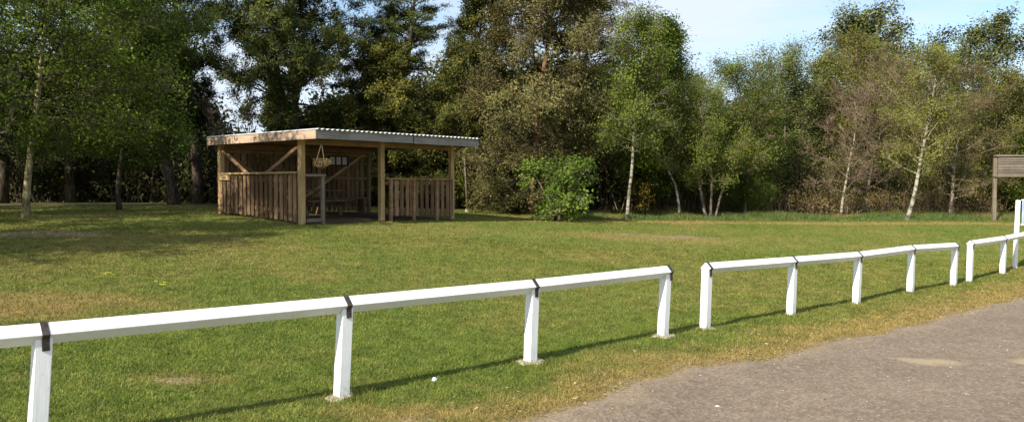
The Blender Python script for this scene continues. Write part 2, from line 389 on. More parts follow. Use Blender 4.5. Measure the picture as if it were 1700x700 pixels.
# ------------------------------------------------------------------ ground sheet
def axis(c0, c1, fine, lo, hi):
    a = list(np.arange(c0, c1, fine)); s_ = fine; x = a[-1]
    while x < hi: s_ *= 1.25; x += s_; a.append(x)
    s_ = fine; x = a[0]; pre = []
    while x > lo: s_ *= 1.25; x -= s_; pre.append(x)
    return np.array(pre[::-1] + a)
ax = axis(-20, 27, .13, -900, 900); ay = axis(2, 40, .13, -900, 900)
X, Y = np.meshgrid(ax, ay); Z = gz(X, Y)
gm = M_(); nx = len(ax); ny = len(ay)
idx = np.arange(nx * ny).reshape(ny, nx)
Fq = np.stack([idx[:-1, :-1], idx[:-1, 1:], idx[1:, 1:], idx[1:, :-1]], -1).reshape(-1, 4)
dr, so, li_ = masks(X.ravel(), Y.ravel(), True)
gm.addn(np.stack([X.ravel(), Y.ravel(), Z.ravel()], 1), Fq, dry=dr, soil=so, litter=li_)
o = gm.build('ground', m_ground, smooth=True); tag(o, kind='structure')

# tarmac: a sheet 5 mm above the ground, with a ragged edge
ss = np.arange(-16, 44, .05); ts = np.concatenate([np.arange(0, 1.0, .05), np.arange(1.0, 9, .14), np.geomspace(9, 60, 30)])
S, T = np.meshgrid(ss, ts); EDG = np.interp(S, ES, EDd)
Xe = FP0[0] + S * FD[0] + EDG * FN[0]; Ye = FP0[1] + S * FD[1] + EDG * FN[1]
jag = (fbm(Xe, Ye, .5, 71, 4) - .5) * .30 + (vnoise(Xe * 16, Ye * 16, 9) - .5) * .035
off = EDG - T - jag * np.exp(-T * 3)
Xt = FP0[0] + S * FD[0] + off * FN[0]; Yt = FP0[1] + S * FD[1] + off * FN[1]
Zt = gz(Xt, Yt) + .012 * sstep(0, .08, T) - .012 * (T == 0)
sand = np.clip((1 - sstep(.02, .35, T + (fbm(Xt, Yt, .3, 4, 3) - .5) * .5)) * .3, 0, 1)
for a_, b_, rx, ry in ((1541, 602, .34, .22), (1716, 603, .24, .18), (1695, 490, .4, .15)):
    p = hit(a_, b_); r = np.sqrt(((Xt - p.x) / rx) ** 2 + ((Yt - p.y) / ry) ** 2); sand = np.maximum(sand, (1 - sstep(.55, 1.1, r + (fbm(Xt, Yt, .2, 8, 3) - .5) * .9)) * .9)
tm = M_(); n0, n1_ = S.shape; idx = np.arange(n0 * n1_).reshape(n0, n1_)
Fq = np.stack([idx[:-1, :-1], idx[1:, :-1], idx[1:, 1:], idx[:-1, 1:]], -1).reshape(-1, 4)
tm.addn(np.stack([Xt.ravel(), Yt.ravel(), Zt.ravel()], 1), Fq, sand=sand.ravel())
o = tm.build('car_park', m_tar, smooth=True); tag(o, kind='structure')

# ------------------------------------------------------------------ grass
rng = np.random.default_rng(7)
def grass(name, material, x, y, h, w, seed, kind='stuff', label=None, lean=.5, dry=None):
    r = np.random.default_rng(seed); n = len(x); z = gz(x, y) - .004
    az = r.uniform(0, 2 * np.pi, n); la = r.uniform(0, 2 * np.pi, n); ll = r.uniform(.1, lean, n) * h
    dx, dy = np.cos(az) * w / 2, np.sin(az) * w / 2
    V = np.stack([np.stack([x - dx, y - dy, z], 1), np.stack([x + dx, y + dy, z], 1), np.stack([x + np.cos(la) * ll, y + np.sin(la) * ll, z + h], 1)], 1)
    m = M_(); m.addn(V, np.arange(n)[:, None] * 3 + np.array([0, 1, 2]), dry=np.repeat(dry, 3))
    return tag(m.build(name, material), label, 'grass', None, kind)
def sample(n, d0, d1, power, seed):
    r = np.random.default_rng(seed); u = r.uniform(0, 1, n)
    D = (d0 ** (2 - power) + u * (d1 ** (2 - power) - d0 ** (2 - power))) ** (1 / (2 - power))
    x = r.uniform(-.74, .74, n) * D; return x, D
x, y = sample(640000, 3.6, 19, 1.3, 3)
e = edge_off(x, y); dr, so = masks(x, y); r_ = np.random.default_rng(5)
keep = (e > r_.uniform(-.05, .10, len(x))) & (so < r_.uniform(.15, 1.1, len(x)))
x, y, dr = x[keep], y[keep], dr[keep]
ln = np.hypot(x, y); hh = r_.uniform(.010, .032, len(x)) * (1 + .5 * fbm(x, y, .4, 31, 2))
grass('mown_grass', m_grass, x, y, hh, .0045 + .0007 * ln, 11, label='short mown grass of the lawn with dry tips', lean=1.4, dry=np.clip(dr * 1.0 + r_.uniform(-.2, .25, len(x)), 0, 1))
x, y = sample(170000, 17, 30, .8, 13)
dr, so = masks(x, y); qu = (x + 5.33) * .656 + (y - 20.3) * .755; qv = (x + 5.33) * -.755 + (y - 20.3) * .656; inside = (qu > 0) & (qu < 5.45) & (qv > 0) & (qv < 4.05)
keep = (so < r_.uniform(.1, 1, len(x))) & ~inside; x, y, dr = x[keep], y[keep], dr[keep]
grass('mown_grass', m_grass, x, y, r_.uniform(.015, .045, len(x)), .02, 12, label='short mown grass on the far lawn round the shelter', lean=1.4, dry=np.clip(dr + r_.uniform(-.2, .2, len(x)), 0, 1))
# rough grass strip along the wood
n = 60000; x = r_.uniform(1.5, 24, n); y0 = np.interp(x, [-2.0, 2, 6, 12, 18, 26], [25.0, 26.5, 27.6, 28.0, 27.5, 26.5]); y = y0 + .9 + r_.beta(1.2, 2.2, n) * 6
hh = (.02 + .55 * np.clip(fbm(x, y, 1.1, 41, 3) - .25, 0, 1)) * r_.uniform(.5, 1.2, n) * sstep(0, 1.2, y - y0 - .6)
grass('rough_grass', m_rough, x, y, hh, .022, 14, label='longer rough green grass along the foot of the wood', lean=.8, dry=np.clip(fbm(x, y, 1.3, 51, 3) * 2.2 - .95 + r_.uniform(-.2, .2, n), 0, 1))
# tufts round the fence posts
fx, fy = [], []
for s_ in (-2.1, 0, 2.04, 4.12, 4.93, 6.96, 8.94, 10.95, 12.94, 13.76, 15.7, 17.7):
    c = FP0 + FD * s_; k = 500; a = r_.uniform(0, 6.28, k); q = r_.normal(.17, .05, k); fx.append(c[0] + np.cos(a) * q); fy.append(c[1] + np.sin(a) * q)
fx = np.concatenate(fx); fy = np.concatenate(fy)
grass('grass_tufts', m_grass, fx, fy, r_.uniform(.03, .075, len(fx)), .006, 15, label='unmown grass tufts round the feet of the white posts', lean=.9, dry=np.clip(r_.normal(.15, .2, len(fx)), 0, 1))

# dead leaves and straw on the verge, loose grit on the tarmac
r_ = np.random.default_rng(77); n = 3500; S_s = r_.uniform(-3, 22, n); d_s = np.interp(S_s, ES, EDd) + r_.normal(.22, .28, n)
x = FP0[0] + S_s * FD[0] + d_s * FN[0]; y = FP0[1] + S_s * FD[1] + d_s * FN[1]
keep = fbm(x, y, .8, 91, 3) + r_.uniform(-.2, .2, n) > .48; x, y = x[keep], y[keep]; n = len(x)
m_straw, t, b = mat('dead_leaves_and_straw', .9, .1); t.links.new(ramp(t, island(t), [(0, (.10, .06, .03)), (.5, (.28, .19, .085)), (1, (.42, .34, .19))]), b.inputs['Base Color'])
m = M_(); c = np.stack([x, y, gz(x, y) + r_.uniform(.012, .03, n)], 1); dd_ = r_.normal(0, 1, (n, 3)) * [1, 1, .2]; m.leaves(c, dd_, np.tile([0, 0, 1.0], (n, 1)) + r_.normal(0, .35, (n, 3)), r_.uniform(.02, .06, n), r_.uniform(.004, .016, n))
tag(m.build('dead_straw', m_straw), 'dead brown straw and leaf bits along the edge of the tarmac', 'litter', None, 'stuff')
n = 9000; D_ = r_.uniform(3.6, 20, n) ** .9 * 1.25; x = r_.uniform(-.1, .72, n) * D_; y = D_; keep = edge_off(x, y) < r_.uniform(-.1, .1, n); x, y = x[keep], y[keep]; n = len(x)
m_grit, t, b = mat('loose_grit', .9, .2); t.links.new(ramp(t, island(t), [(0, (.08, .06, .05)), (.7, (.24, .19, .15)), (1, (.50, .44, .37))]), b.inputs['Base Color'])
q = (r_.uniform(0, 1, n) ** 3 * .007 + .003)[:, None, None]; O8 = np.array([(1, 0, 0), (0, 1, 0), (-1, 0, 0), (0, -1, 0), (0, 0, .8), (0, 0, -.6)], float)
V = np.stack([x, y, gz(x, y) + .014], 1)[:, None, :] + O8[None] * q * r_.uniform(.6, 1.3, (n, 6, 1))
Ft = np.array([(0, 1, 4), (1, 2, 4), (2, 3, 4), (3, 0, 4), (1, 0, 5), (2, 1, 5), (3, 2, 5), (0, 3, 5)])
m = M_(); m.addn(V.reshape(-1, 3), (np.arange(n)[:, None, None] * 6 + Ft[None]).reshape(-1, 3)); tag(m.build('loose_gravel', m_grit), 'loose grit scattered over the tarmac', 'gravel', None, 'stuff')

# ------------------------------------------------------------------ white knee rail fences
def z_f(s_): p = FP0 + FD * s_; return g1(p[0], p[1])
LEAN = math.tan(RAD(3.2)); PH = .80
def fence(ss_, label, ends):
    root_s = sum(ss_) / len(ss_); p = FP0 + FD * root_s; loc = Vector((p[0], p[1], z_f(root_s)))
    rz = math.atan2(FD[1], FD[0]); root = empty('knee_rail_fence', loc, rz, label=label, cat='fence', group='white knee rail fences along the lawn')
    A = .048; hd = .068                                     # post half width, rail half diagonal
    lz = {s_: z_f(s_) - loc.z for s_ in ss_}
    for s_ in ss_:
        x = s_ - root_s; z0 = lz[s_]; m = M_(); top = z0 + PH - hd - .010; k = LEAN + .012 * math.sin(s_ * 5)
        # post with a V-notched head that carries the rail on its edge
        cz = z0 + PH - hd; prof = [(-A, z0 - .12), (A, z0 - .12), (A, cz - hd + A - .002), (0, cz - hd - .002), (-A, cz - hd + A - .002)]
        V = []
        for e_ in (-A, A):
            for yy, zz in prof: V.append((x + e_ + (zz - z0 - PH) * k, yy, zz))
        m.add(V, [(0, 1, 2, 3, 4)[::-1], (5, 6, 7, 8, 9)] + [(i, (i + 1) % 5, 5 + (i + 1) % 5, 5 + i) for i in range(5)])
        m.a['foot'] = [np.array([1, 1, 0, 0, 0] * 2, float)]
        bevel(m.build('post', m_white, root), .005)
        m = M_(); cz = z0 + PH - hd; pr = hd + .004
        # the strap folds over the rail and is nailed down both faces of the post
        out, inn = ([(-A - g_, cz - .10), (-A - g_, cz - hd + A - g_), (-hd - g_, cz), (0, cz + hd + g_), (hd + g_, cz), (A + g_, cz - hd + A - g_), (A + g_, cz - .10)] for g_ in (.007, .0015))
        xo = x + (.0 if s_ not in ends else ends[s_])
        V = [(xo + e_, yy, zz) for e_ in (-.021, .021) for yy, zz in out + inn]
        Fc = []
        for i in range(6):
            Fc += [(i, i + 1, 15 + i, 14 + i), (7 + i, 21 + i, 22 + i, 8 + i), (i, 7 + i, 8 + i, i + 1), (14 + i, 15 + i, 22 + i, 21 + i)]
        m.add(V, Fc); m.build('strap', m_strap, root)
        m = M_(); r0 = np.random.default_rng(int(s_ * 10) + 400); a = np.linspace(0, 2 * np.pi, 15)[:-1]; q = .14 + r0.uniform(-.045, .045, 14)
        if s_ in (0, 2.04, 4.12, 4.93, -2.1):
            gzl = [g1(p_[0], p_[1]) - loc.z for p_ in [FP0 + FD * (s_ + math.cos(t_) * w_) + FN * math.sin(t_) * w_ for t_, w_ in zip(a, q)]]
            zt = z0 + .012
            V = [(x - PH * k + math.cos(t_) * w_, math.sin(t_) * w_ * .85, g_ + .002) for t_, w_, g_ in zip(a, q, gzl)] + [(x - PH * k + math.cos(t_) * w_ * .9, math.sin(t_) * w_ * .76, zt + .008) for t_, w_ in zip(a, q)] + [(x - PH * k, 0, zt + .012)]
            m.add(V, [(i, (i + 1) % 14, 14 + (i + 1) % 14, 14 + i) for i in range(14)] + [(14 + i, 14 + (i + 1) % 14, 28) for i in range(14)])
            m.build('footing', m_conc, root)
    for a_, b_ in zip(ss_[:-1], ss_[1:]):
        m = M_(); xa, xb = a_ - root_s + .003, b_ - root_s - .003
        if a_ == ss_[0]: xa -= A
        if b_ == ss_[-1]: xb += A
        za, zb = lz[a_] + PH - hd, lz[b_] + PH - hd
        V = [(xx, yy, zz + q) for xx, zz in ((xa, za), (xb, zb)) for yy, q in ((-hd, 0), (0, -hd), (hd, 0), (0, hd))]
        m.add(V, [(0, 1, 2, 3), (7, 6, 5, 4)] + [(i, i + 4, 4 + (i + 1) % 4, (i + 1) % 4) for i in range(4)])
        bevel(m.build('rail', m_white, root), .004)
    return root
fence([-4.15, -2.1, 0, 2.04, 4.12], 'nearest run of white knee rail fence, with dark straps and concrete footings', {4.12: .03})
fence([4.93, 6.96, 8.94, 10.95, 12.94], 'middle run of white knee rail fence standing clear between two gaps', {4.93: -.0, 12.94: .03})
fence([13.76, 15.7, 17.7, 19.7], 'farthest run of white knee rail fence, passing in front of the white sign post', {13.76: 0})

# ------------------------------------------------------------------ shelter
C0 = Vector((-5.33, 20.3, 0)); C0.z = CAMZ - 1.02
RZ = math.atan2(.755, .656)
def sh(u, v, z): return Vector((u, v, z))
def shw(u, v): c_, s_ = math.cos(RZ), math.sin(RZ); return C0.x + u * c_ - v * s_, C0.y + u * s_ + v * c_
def shg(u, v): x_, y_ = shw(u, v); return g1(x_, y_) - C0.z
S_ = empty('wooden_shelter', C0, RZ, label='open fronted wooden shelter with slatted walls and a corrugated roof on the lawn', cat='shelter')
UL, VD, ZF0, ZF1 = 5.45, 4.05, 2.12, 2.33
def post(u, v, z1, w=.12, mt=None, nm='post', lab=None):
    m = M_(); zb = shg(u, v) - .1; m.box(u - w / 2, u + w / 2, v - w / 2, v + w / 2, zb, z1); o = bevel(m.build(nm, mt or m_post, S_), .008)
    if lab: o['label'] = lab
    return o
post(.06, .06, ZF1 - .03, .14); post(2.66, .06, ZF1 - .03, .14); post(UL - .06, .06, ZF1 - .03, .13)
post(.06, VD - .06, ZF1 - .03, .14); post(2.66, VD - .06, ZF1 - .03, .12, m_dark); post(UL - .06, VD - .06, ZF1 - .03, .11, m_dark); 
def slats(nm, p0, p1, inward, z0f, z1, w, gap, rails, seed, mt=m_slat, skip=()):
    """a wall of upright slats fixed on horizontal rails"""
    r = np.random.default_rng(seed); m = M_(); a = Vector((*p0, 0)); b_ = Vector((*p1, 0)); d = (b_ - a); Ln = d.length; d.normalize(); nrm = Vector((*inward, 0))
    for zr in rails:
        g0 = shg(*p0); g1_ = shg(*p1); qa = a + nrm * .045; qb = b_ + nrm * .045
        m.bar((qa.x, qa.y, zr + (g0 if zr < .4 else 0)), (qb.x, qb.y, zr + (g1_ if zr < .4 else 0)), .04, .09)
    x = .10; i = 0
    while x < Ln - .10:
        ww = w * r.uniform(.85, 1.12); c_ = a + d * (x + ww / 2)
        if i not in skip:
            g_ = shg(c_.x, c_.y); top = z1 + r.uniform(-.02, .02); t0 = r.uniform(-.006, .006); t1 = r.uniform(-.008, .008)
            c0 = c_ + d * t0; c1 = c_ + d * t1
            m.bar((c0.x, c0.y, g_ + z0f + r.uniform(-.015, .02)), (c1.x, c1.y, top), ww, .02, up=(nrm.x, nrm.y, 0))
        x += ww + gap * r.uniform(.6, 1.4); i += 1
    return m.build(nm, mt, S_)
slats('side_wall', (0, .1), (0, VD - .1), (1, 0), .05, 1.26, .135, .075, (.3, 1.12), 1)
slats('back_wall', (.1, VD), (2.6, VD), (0, -1), .05, 2.02, .14, .05, (.35, 1.2, 1.95), 2)
slats('back_wall', (2.72, VD), (UL - .1, VD), (0, -1), .05, 2.02, .14, .05, (.35, 1.2, 1.95), 3)
slats('low_front_wall', (2.76, -.03), (UL - .12, -.03), (0, 1), .13, 1.12, .125, .07, (1.04, .30), 4)
def part_bar(nm, a, b_, w, t_, mt=m_joist, up=(0, 0, 1), lab=None):
    m = M_(); m.bar(a, b_, w, t_, up); o = bevel(m.build(nm, mt, S_), .005)
    if lab: o['label'] = lab
    return o
part_bar('brace', (.05, VD - .15, 1.98), (.05, 2.55, 1.28), .045, .09, lab=None)
part_bar('brace', (.05, .15, 1.98), (.05, 1.7, 1.28), .045, .09)
part_bar('brace', (2.75, VD - .075, .55), (5.15, VD - .075, 1.98), .09, .04, m_post, up=(0, 1, 0))
part_bar('brace', (2.55, VD - .075, .45), (.2, VD - .075, 1.9), .09, .04, m_joist, up=(0, 1, 0))
part_bar('top_rail', (-.02, .1, 1.305), (-.02, VD - .1, 1.305), .10, .05, m_post)
part_bar('top_rail', (2.74, -.03, 1.16), (UL - .13, -.03, 1.16), .11, .045, m_joist)
# weathered little return frame beside the front corner post
part_bar('frame_post', (.62, -.05, shg(.6, 0) - .05), (.62, -.05, 1.20), .085, .085, m_grey)
part_bar('frame_rail', (.12, -.05, 1.235), (.70, -.05, 1.235), .10, .06, m_grey)
part_bar('frame_rail', (.14, -.05, .10 + shg(.4, 0)), (.575, -.05, .10 + shg(.4, 0)), .04, .09, m_grey)
# short uprights of the low wall seen from inside
for u_ in (2.86, 3.72, 4.62): part_bar('upright', (u_, -.105, shg(u_, 0) - .03), (u_, -.105, 1.13), .075, .075, m_joist)
m = M_(); m.box(-.055, -.02, 3.35, 3.98, 1.12, 1.30); o = bevel(m.build('board', m_post, S_), .004); o['label'] = 'short pale orange board on the side wall'
# roof
R = empty('roof', (0, 0, 0)); R.parent = S_
OV_F, OV_B, OV_L, OV_R = -.90, VD + .27, -.15, UL + .10
def rbar(nm, x0, x1, y0, y1, z0, z1, mt):
    m = M_(); m.box(x0, x1, y0, y1, z0, z1); return bevel(m.build(nm, mt, R), .005)
rbar('front_fascia', OV_L, 2.98, OV_F, OV_F + .035, ZF0, ZF1, m_fasc); rbar('front_fascia', 3.02, OV_R, OV_F, OV_F + .035, ZF0 - .01, ZF1 - .01, m_fasc)
rbar('side_fascia', OV_L - .036, OV_L - .001, OV_F - .002, OV_B, ZF0 - .005, ZF1 + .005, m_beam); rbar('side_fascia', OV_R + .001, OV_R + .036, OV_F, OV_B, ZF0, ZF1, m_fasc)
rbar('back_fascia', OV_L, OV_R, OV_B - .03, OV_B, ZF0, ZF1, m_beam)
for k in range(9):
    u_ = .25 + k * .6; rbar('joist', u_, u_ + .045, OV_F + .036, OV_B - .031, ZF0 + .04, ZF0 + .17, m_joist)
for v_ in (.0, VD - .12): rbar('beam', .0, UL, v_, v_ + .07, ZF0 - .10, ZF0 + .037, m_joist)
rbar('deck', OV_L + .002, OV_R - .002, OV_F + .04, OV_B - .035, ZF0 + .173, ZF0 + .192, m_joist)
u_ = np.linspace(OV_L - .05, OV_R + .05, 420); zz = ZF1 + .026 + .018 * np.sin(u_ * 2 * np.pi / .152)
V = []; 
for y_ in (OV_F - .06, OV_B + .04):
    for off_ in (0, -.006): V.append(np.stack([u_, np.full_like(u_, y_), zz + off_], 1))
V = np.concatenate(V); n_ = len(u_); i_ = np.arange(n_ - 1)
Fq = np.concatenate([np.stack([i_, i_ + 1, 2 * n_ + i_ + 1, 2 * n_ + i_], 1), np.stack([n_ + i_, 3 * n_ + i_, 3 * n_ + i_ + 1, n_ + i_ + 1], 1), np.stack([i_, n_ + i_, n_ + i_ + 1, i_ + 1], 1), np.stack([2 * n_ + i_, 2 * n_ + i_ + 1, 3 * n_ + i_ + 1, 3 * n_ + i_], 1)])
m = M_(); m.addn(V, Fq); m.build('corrugated_sheet', m_sheet, R)
# drain pipe at the right end
m = M_(); m.tube([(OV_R + .04, OV_F + .5, ZF0 + .05), (OV_R + .02, .3, ZF0 - .15), (UL + .03, .12, ZF0 - .3), (UL + .03, .1, shg(UL, .1) + .12), (UL - .08, -.02, shg(UL, 0) + .03)], [.03] * 5, 8); m.build('drain_pipe', m_grey, S_, smooth=True)
# earth floor
m = M_(); uu, vv = np.meshgrid(np.linspace(.05, UL - .05, 20), np.linspace(-.05, VD - .05, 16)); zz = np.array([[shg(a, b_) for a, b_ in zip(r1, r2)] for r1, r2 in zip(uu, vv)]) + .02
idx = np.arange(uu.size).reshape(uu.shape); Fq = np.stack([idx[:-1, :-1], idx[:-1, 1:], idx[1:, 1:], idx[1:, :-1]], -1).reshape(-1, 4)
m.addn(np.stack([uu.ravel(), vv.ravel(), zz.ravel()], 1), Fq)
m_earth, t, b = mat('bare_earth', 1, .1); t.links.new(ramp(t, noise(t, 20, 5), [(.3, (.07, .05, .035)), (.7, (.16, .12, .08))]), b.inputs['Base Color'])
m.build('earth_floor', m_earth, S_, smooth=True)

# things in and on the shelter
def lw(u, v, z): x_, y_ = shw(u, v); return Vector((x_, y_, C0.z + z))
NB = empty('notice_board', lw(4.14, VD - .10, 1.76), RZ, label='dark framed notice board with three pale papers on the shelter back wall', cat='notice board')
m = M_(); m.box(-.40, .40, -.0, .03, -.17, .17); bevel(m.build('frame', m_black, NB), .006)
for k in range(3): m = M_(); m.box(-.33 + k * .235, -.33 + k * .235 + .17, -.006, -.002, -.12, .125); m.build('paper', m_paper, NB)
HB = empty('hanging_basket', lw(.06, -.80, ZF0 - .62), RZ, label='dried hanging basket on chains under the front corner of the shelter roof', cat='hanging basket')
m = M_(); a = np.linspace(0, np.pi / 2, 7); R_ = .15
rings = [(R_ * math.cos(t_), -R_ * .8 * math.sin(t_)) for t_ in a[:-1]]
V = [(r0 * math.cos(p_), r0 * math.sin(p_), z0) for r0, z0 in rings for p_ in np.linspace(0, 2 * np.pi, 17)[:-1]] + [(0, 0, -R_ * .8)]
Fc = [(i * 16 + j, i * 16 + (j + 1) % 16, (i + 1) * 16 + (j + 1) % 16, (i + 1) * 16 + j) for i in range(5) for j in range(16)] + [(80 + j, 80 + (j + 1) % 16, 96) for j in range(16)] + [tuple(range(16))]
m.add(V, Fc); m.build('basket', m_basket, HB, smooth=True)
for k in range(3):
    a_ = k * 2.094 + .4; m = M_(); m.tube([(R_ * math.cos(a_), R_ * math.sin(a_), 0), (0, 0, .52)], [.008, .008], 5); m.build('chain', m_grey, HB)
m = M_(); m.tube([(0, 0, .52), (0, 0, .58), (.0, .05, .66)], [.006] * 3, 5); m.build('hook', m_black, HB)
r = np.random.default_rng(3); n = 420; a_ = r.uniform(0, 6.28, n); q = np.sqrt(r.uniform(0, 1, n)) * .22; c = np.stack([np.cos(a_) * q, np.sin(a_) * q, .04 + r.uniform(-.08, .10, n)], 1)
m = M_(); m.leaves(c, r.normal(0, 1, (n, 3)), r.normal(0, 1, (n, 3)), .07, .014); m.build('dried_plant', l_brown, HB)
def picnic(u, v, rz, label):
    x_, y_ = shw(u, v); loc = Vector((x_, y_, g1(x_, y_) + .03)); P = empty('picnic_table', loc, RZ + rz, label=label, cat='picnic table')
    m = M_()
    for k in range(5): m.box(-.8, .8, -.36 + k * .147, -.36 + k * .147 + .135, .70, .74)
    m.build('tabletop', m_dark, P)
    for s_ in (-1, 1):
        m = M_(); m.box(-.8, .8, s_ * .72 - .13, s_ * .72 + .13, .42, .46); m.build('bench_seat', m_dark, P)
        m = M_(); x0 = s_ * .58
        m.bar((x0, -.55, 0), (x0, -.22, .70), .04, .09, up=(1, 0, 0)); m.build('leg', m_dark, P)
        m = M_(); m.bar((x0, .55, 0), (x0, .22, .70), .04, .09, up=(1, 0, 0)); m.build('leg', m_dark, P)
        m = M_(); m.box(x0 - .065, x0 - .022, -.85, .85, .325, .42); m.build('cross_beam', m_dark, P)
    return P
picnic(1.75, 2.0, .05, 'dark wooden picnic table standing inside the shelter')
BN = empty('bench', lw(4.0, 3.62, shg(4.0, 3.62) + .02), RZ, label='dark low bench against the back wall inside the shelter', cat='bench')
m = M_(); m.box(-1.0, 1.0, -.17, .17, .42, .47); m.build('seat', m_dark, BN)
for s_ in (-.8, .8): m = M_(); m.box(s_ - .05, s_ + .05, -.15, .15, 0, .42); m.build('leg', m_dark, BN)

# ------------------------------------------------------------------ other man-made things
p = foot(776, 30.5); SWp = empty('pale_pole', p, 0, label='thin pale pole leaning slightly beside the right end of the shelter', cat='pole')
m = M_(); m.tube([(0, 0, -.1), (-.05, 0, 1.0), (-.12, 0, 2.05)], [.04, .035, .028], 8); m.build('shaft', m_grey, SWp, smooth=True)
m = M_(); m.tube([(-.01, 0, -.05), (-.01, 0, .10)], [.09, .08], 10); m.build('foot', m_conc, SWp)
# slatted board on tall posts
p = foot(1651, 29); BR = empty('slatted_sign_board', p, RAD(-4), label='large weathered slatted board on tall grey posts at the right edge of the wood', cat='sign')
for x_ in (0, 2.0): m = M_(); m.box(x_ - .055, x_ + .055, -.055, .055, -.1, hgt(262, 29, p)); bevel(m.build('post', m_grey, BR), .008)
z0, z1 = hgt(291, 29, p), hgt(260, 29, p); k = 7; dz = (z1 - z0) / k
m = M_()
for i in range(k): m.box(.06, 2.15, -.082, -.058, z0 + i * dz + .006, z0 + (i + 1) * dz - .008)
m.build('board', m_board, BR)
m = M_(); m.box(-.08, 2.2, -.12, .02, z0 - .06, z0 - .002); bevel(m.build('bottom_rail', m_grey, BR), .006)
m = M_(); m.box(-.02, 2.2, -.14, .10, z1 + .002, z1 + .06); bevel(m.build('cap', m_board, BR), .006)
# white sign post behind the fence
p = foot(1687, 17.75); SP = empty('sign_post', p, RAD(8), label='white sign post with a pale blue panel beside the farthest fence run', cat='sign')
m = M_(); h_ = hgt(332, 17.75, p); m.add([(x_ * .036 + z_ * .035, y_ * .036, z_) for z_ in (-.1, h_) for x_, y_ in ((-1, -1), (1, -1), (1, 1), (-1, 1))], [(3, 2, 1, 0), (4, 5, 6, 7), (0, 1, 5, 4), (1, 2, 6, 5), (2, 3, 7, 6), (3, 0, 4, 7)]); bevel(m.build('post', m_white, SP), .006)
zb, zt = hgt(371, 17.75, p), h_ - .01
m = M_(); m.box(.085, .66, -.10, -.07, zb, zt); bevel(m.build('panel', m_panel, SP), .004)
for a_ in ((.08, .68, zb - .03, zb - .002), (.08, .68, zt + .002, zt + .03)): m = M_(); m.box(a_[0], a_[1], -.11, -.057, a_[2], a_[3]); m.build('panel_frame', m_white, SP)
# small litter
def pebble(px, py, sx, sz, mt, name, label, cat, seed):
    p = hit(px, py); r = np.random.default_rng(seed); V = []; n_ = 10
    for t_ in (0, .35, .7):
        for j in range(n_): q = math.cos(t_ * 1.6) * sx * r.uniform(.75, 1.2); V.append((q * math.cos(j * 6.283 / n_), q * .6 * math.sin(j * 6.283 / n_), .010 + math.sin(t_ * 1.6) * sz))
    V.append((0, 0, .010 + sz)); m = M_()
    m.add(V, [(i * n_ + j, i * n_ + (j + 1) % n_, (i + 1) * n_ + (j + 1) % n_, (i + 1) * n_ + j) for i in range(2) for j in range(n_)] + [(20 + j, 20 + (j + 1) % n_, 30) for j in range(n_)])
    o = m.build(name, mt); o.location = p; tag(o, label, cat); return o
m_litter, t, b = mat('white_litter', .7, .3); b.inputs['Base Color'].default_value = (.75, .75, .73, 1)
pebble(721, 633, .024, .030, m_litter, 'litter', 'crumpled white litter on the grass in front of the nearest fence run', 'litter', 1)
pebble(1191, 678, .030, .018, m_litter, 'stone', 'white stone lying on the tarmac at the bottom', 'stone', 2)
pebble(1053, 584, .018, .012, m_conc, 'stone', 'tiny pale stone on the verge near the concrete footings', 'stone', 3)
pebble(1272, 572, .024, .014, m_conc, 'stone', 'pale stone on the brown verge between the middle fence run and the tarmac', 'stone', 4)
pebble(1494, 602, .022, .012, m_strap, 'stone', 'small dark stone at the left end of the sandy tarmac patch', 'stone', 5)
m_stem, t, b = mat('flower_stem', .7); b.inputs['Base Color'].default_value = (.14, .2, .04, 1)
m_petal, t, b = mat('yellow_petals', .6); b.inputs['Base Color'].default_value = (.75, .68, .03, 1)
for px, py, lab, sd_ in ((181, 462, 'left clump of small yellow flowers on the lawn behind the rail', 1), (273, 480, 'right clump of small yellow flowers on the lawn behind the rail', 2)):
    p = hit(px, py + 3); FL = empty('flower_clump', p, 0, label=lab, cat='flower', group='yellow flower clumps'); r = np.random.default_rng(sd_)
    for k in range(9):
        m = M_(); f_ = M_(); x_, y_ = r.normal(0, .06, 2); h_ = r.uniform(.06, .13); m.tube([(x_, y_, -.02), (x_ * 1.2, y_ * 1.2, h_)], [.003, .003], 4); m.build('stem', m_stem, FL)
        if k < 5:
            n_ = 14; c = np.tile([x_ * 1.2, y_ * 1.2, h_ + .004], (n_, 1)); a_ = np.arange(n_) * 6.283 / n_; d_ = np.stack([np.cos(a_), np.sin(a_), .35 * np.ones(n_)], 1); f_.leaves(c + d_ * .013, d_, np.tile([0, 0, 1.0], (n_, 1)), .028, .012); f_.build('flower_head', m_petal, FL)

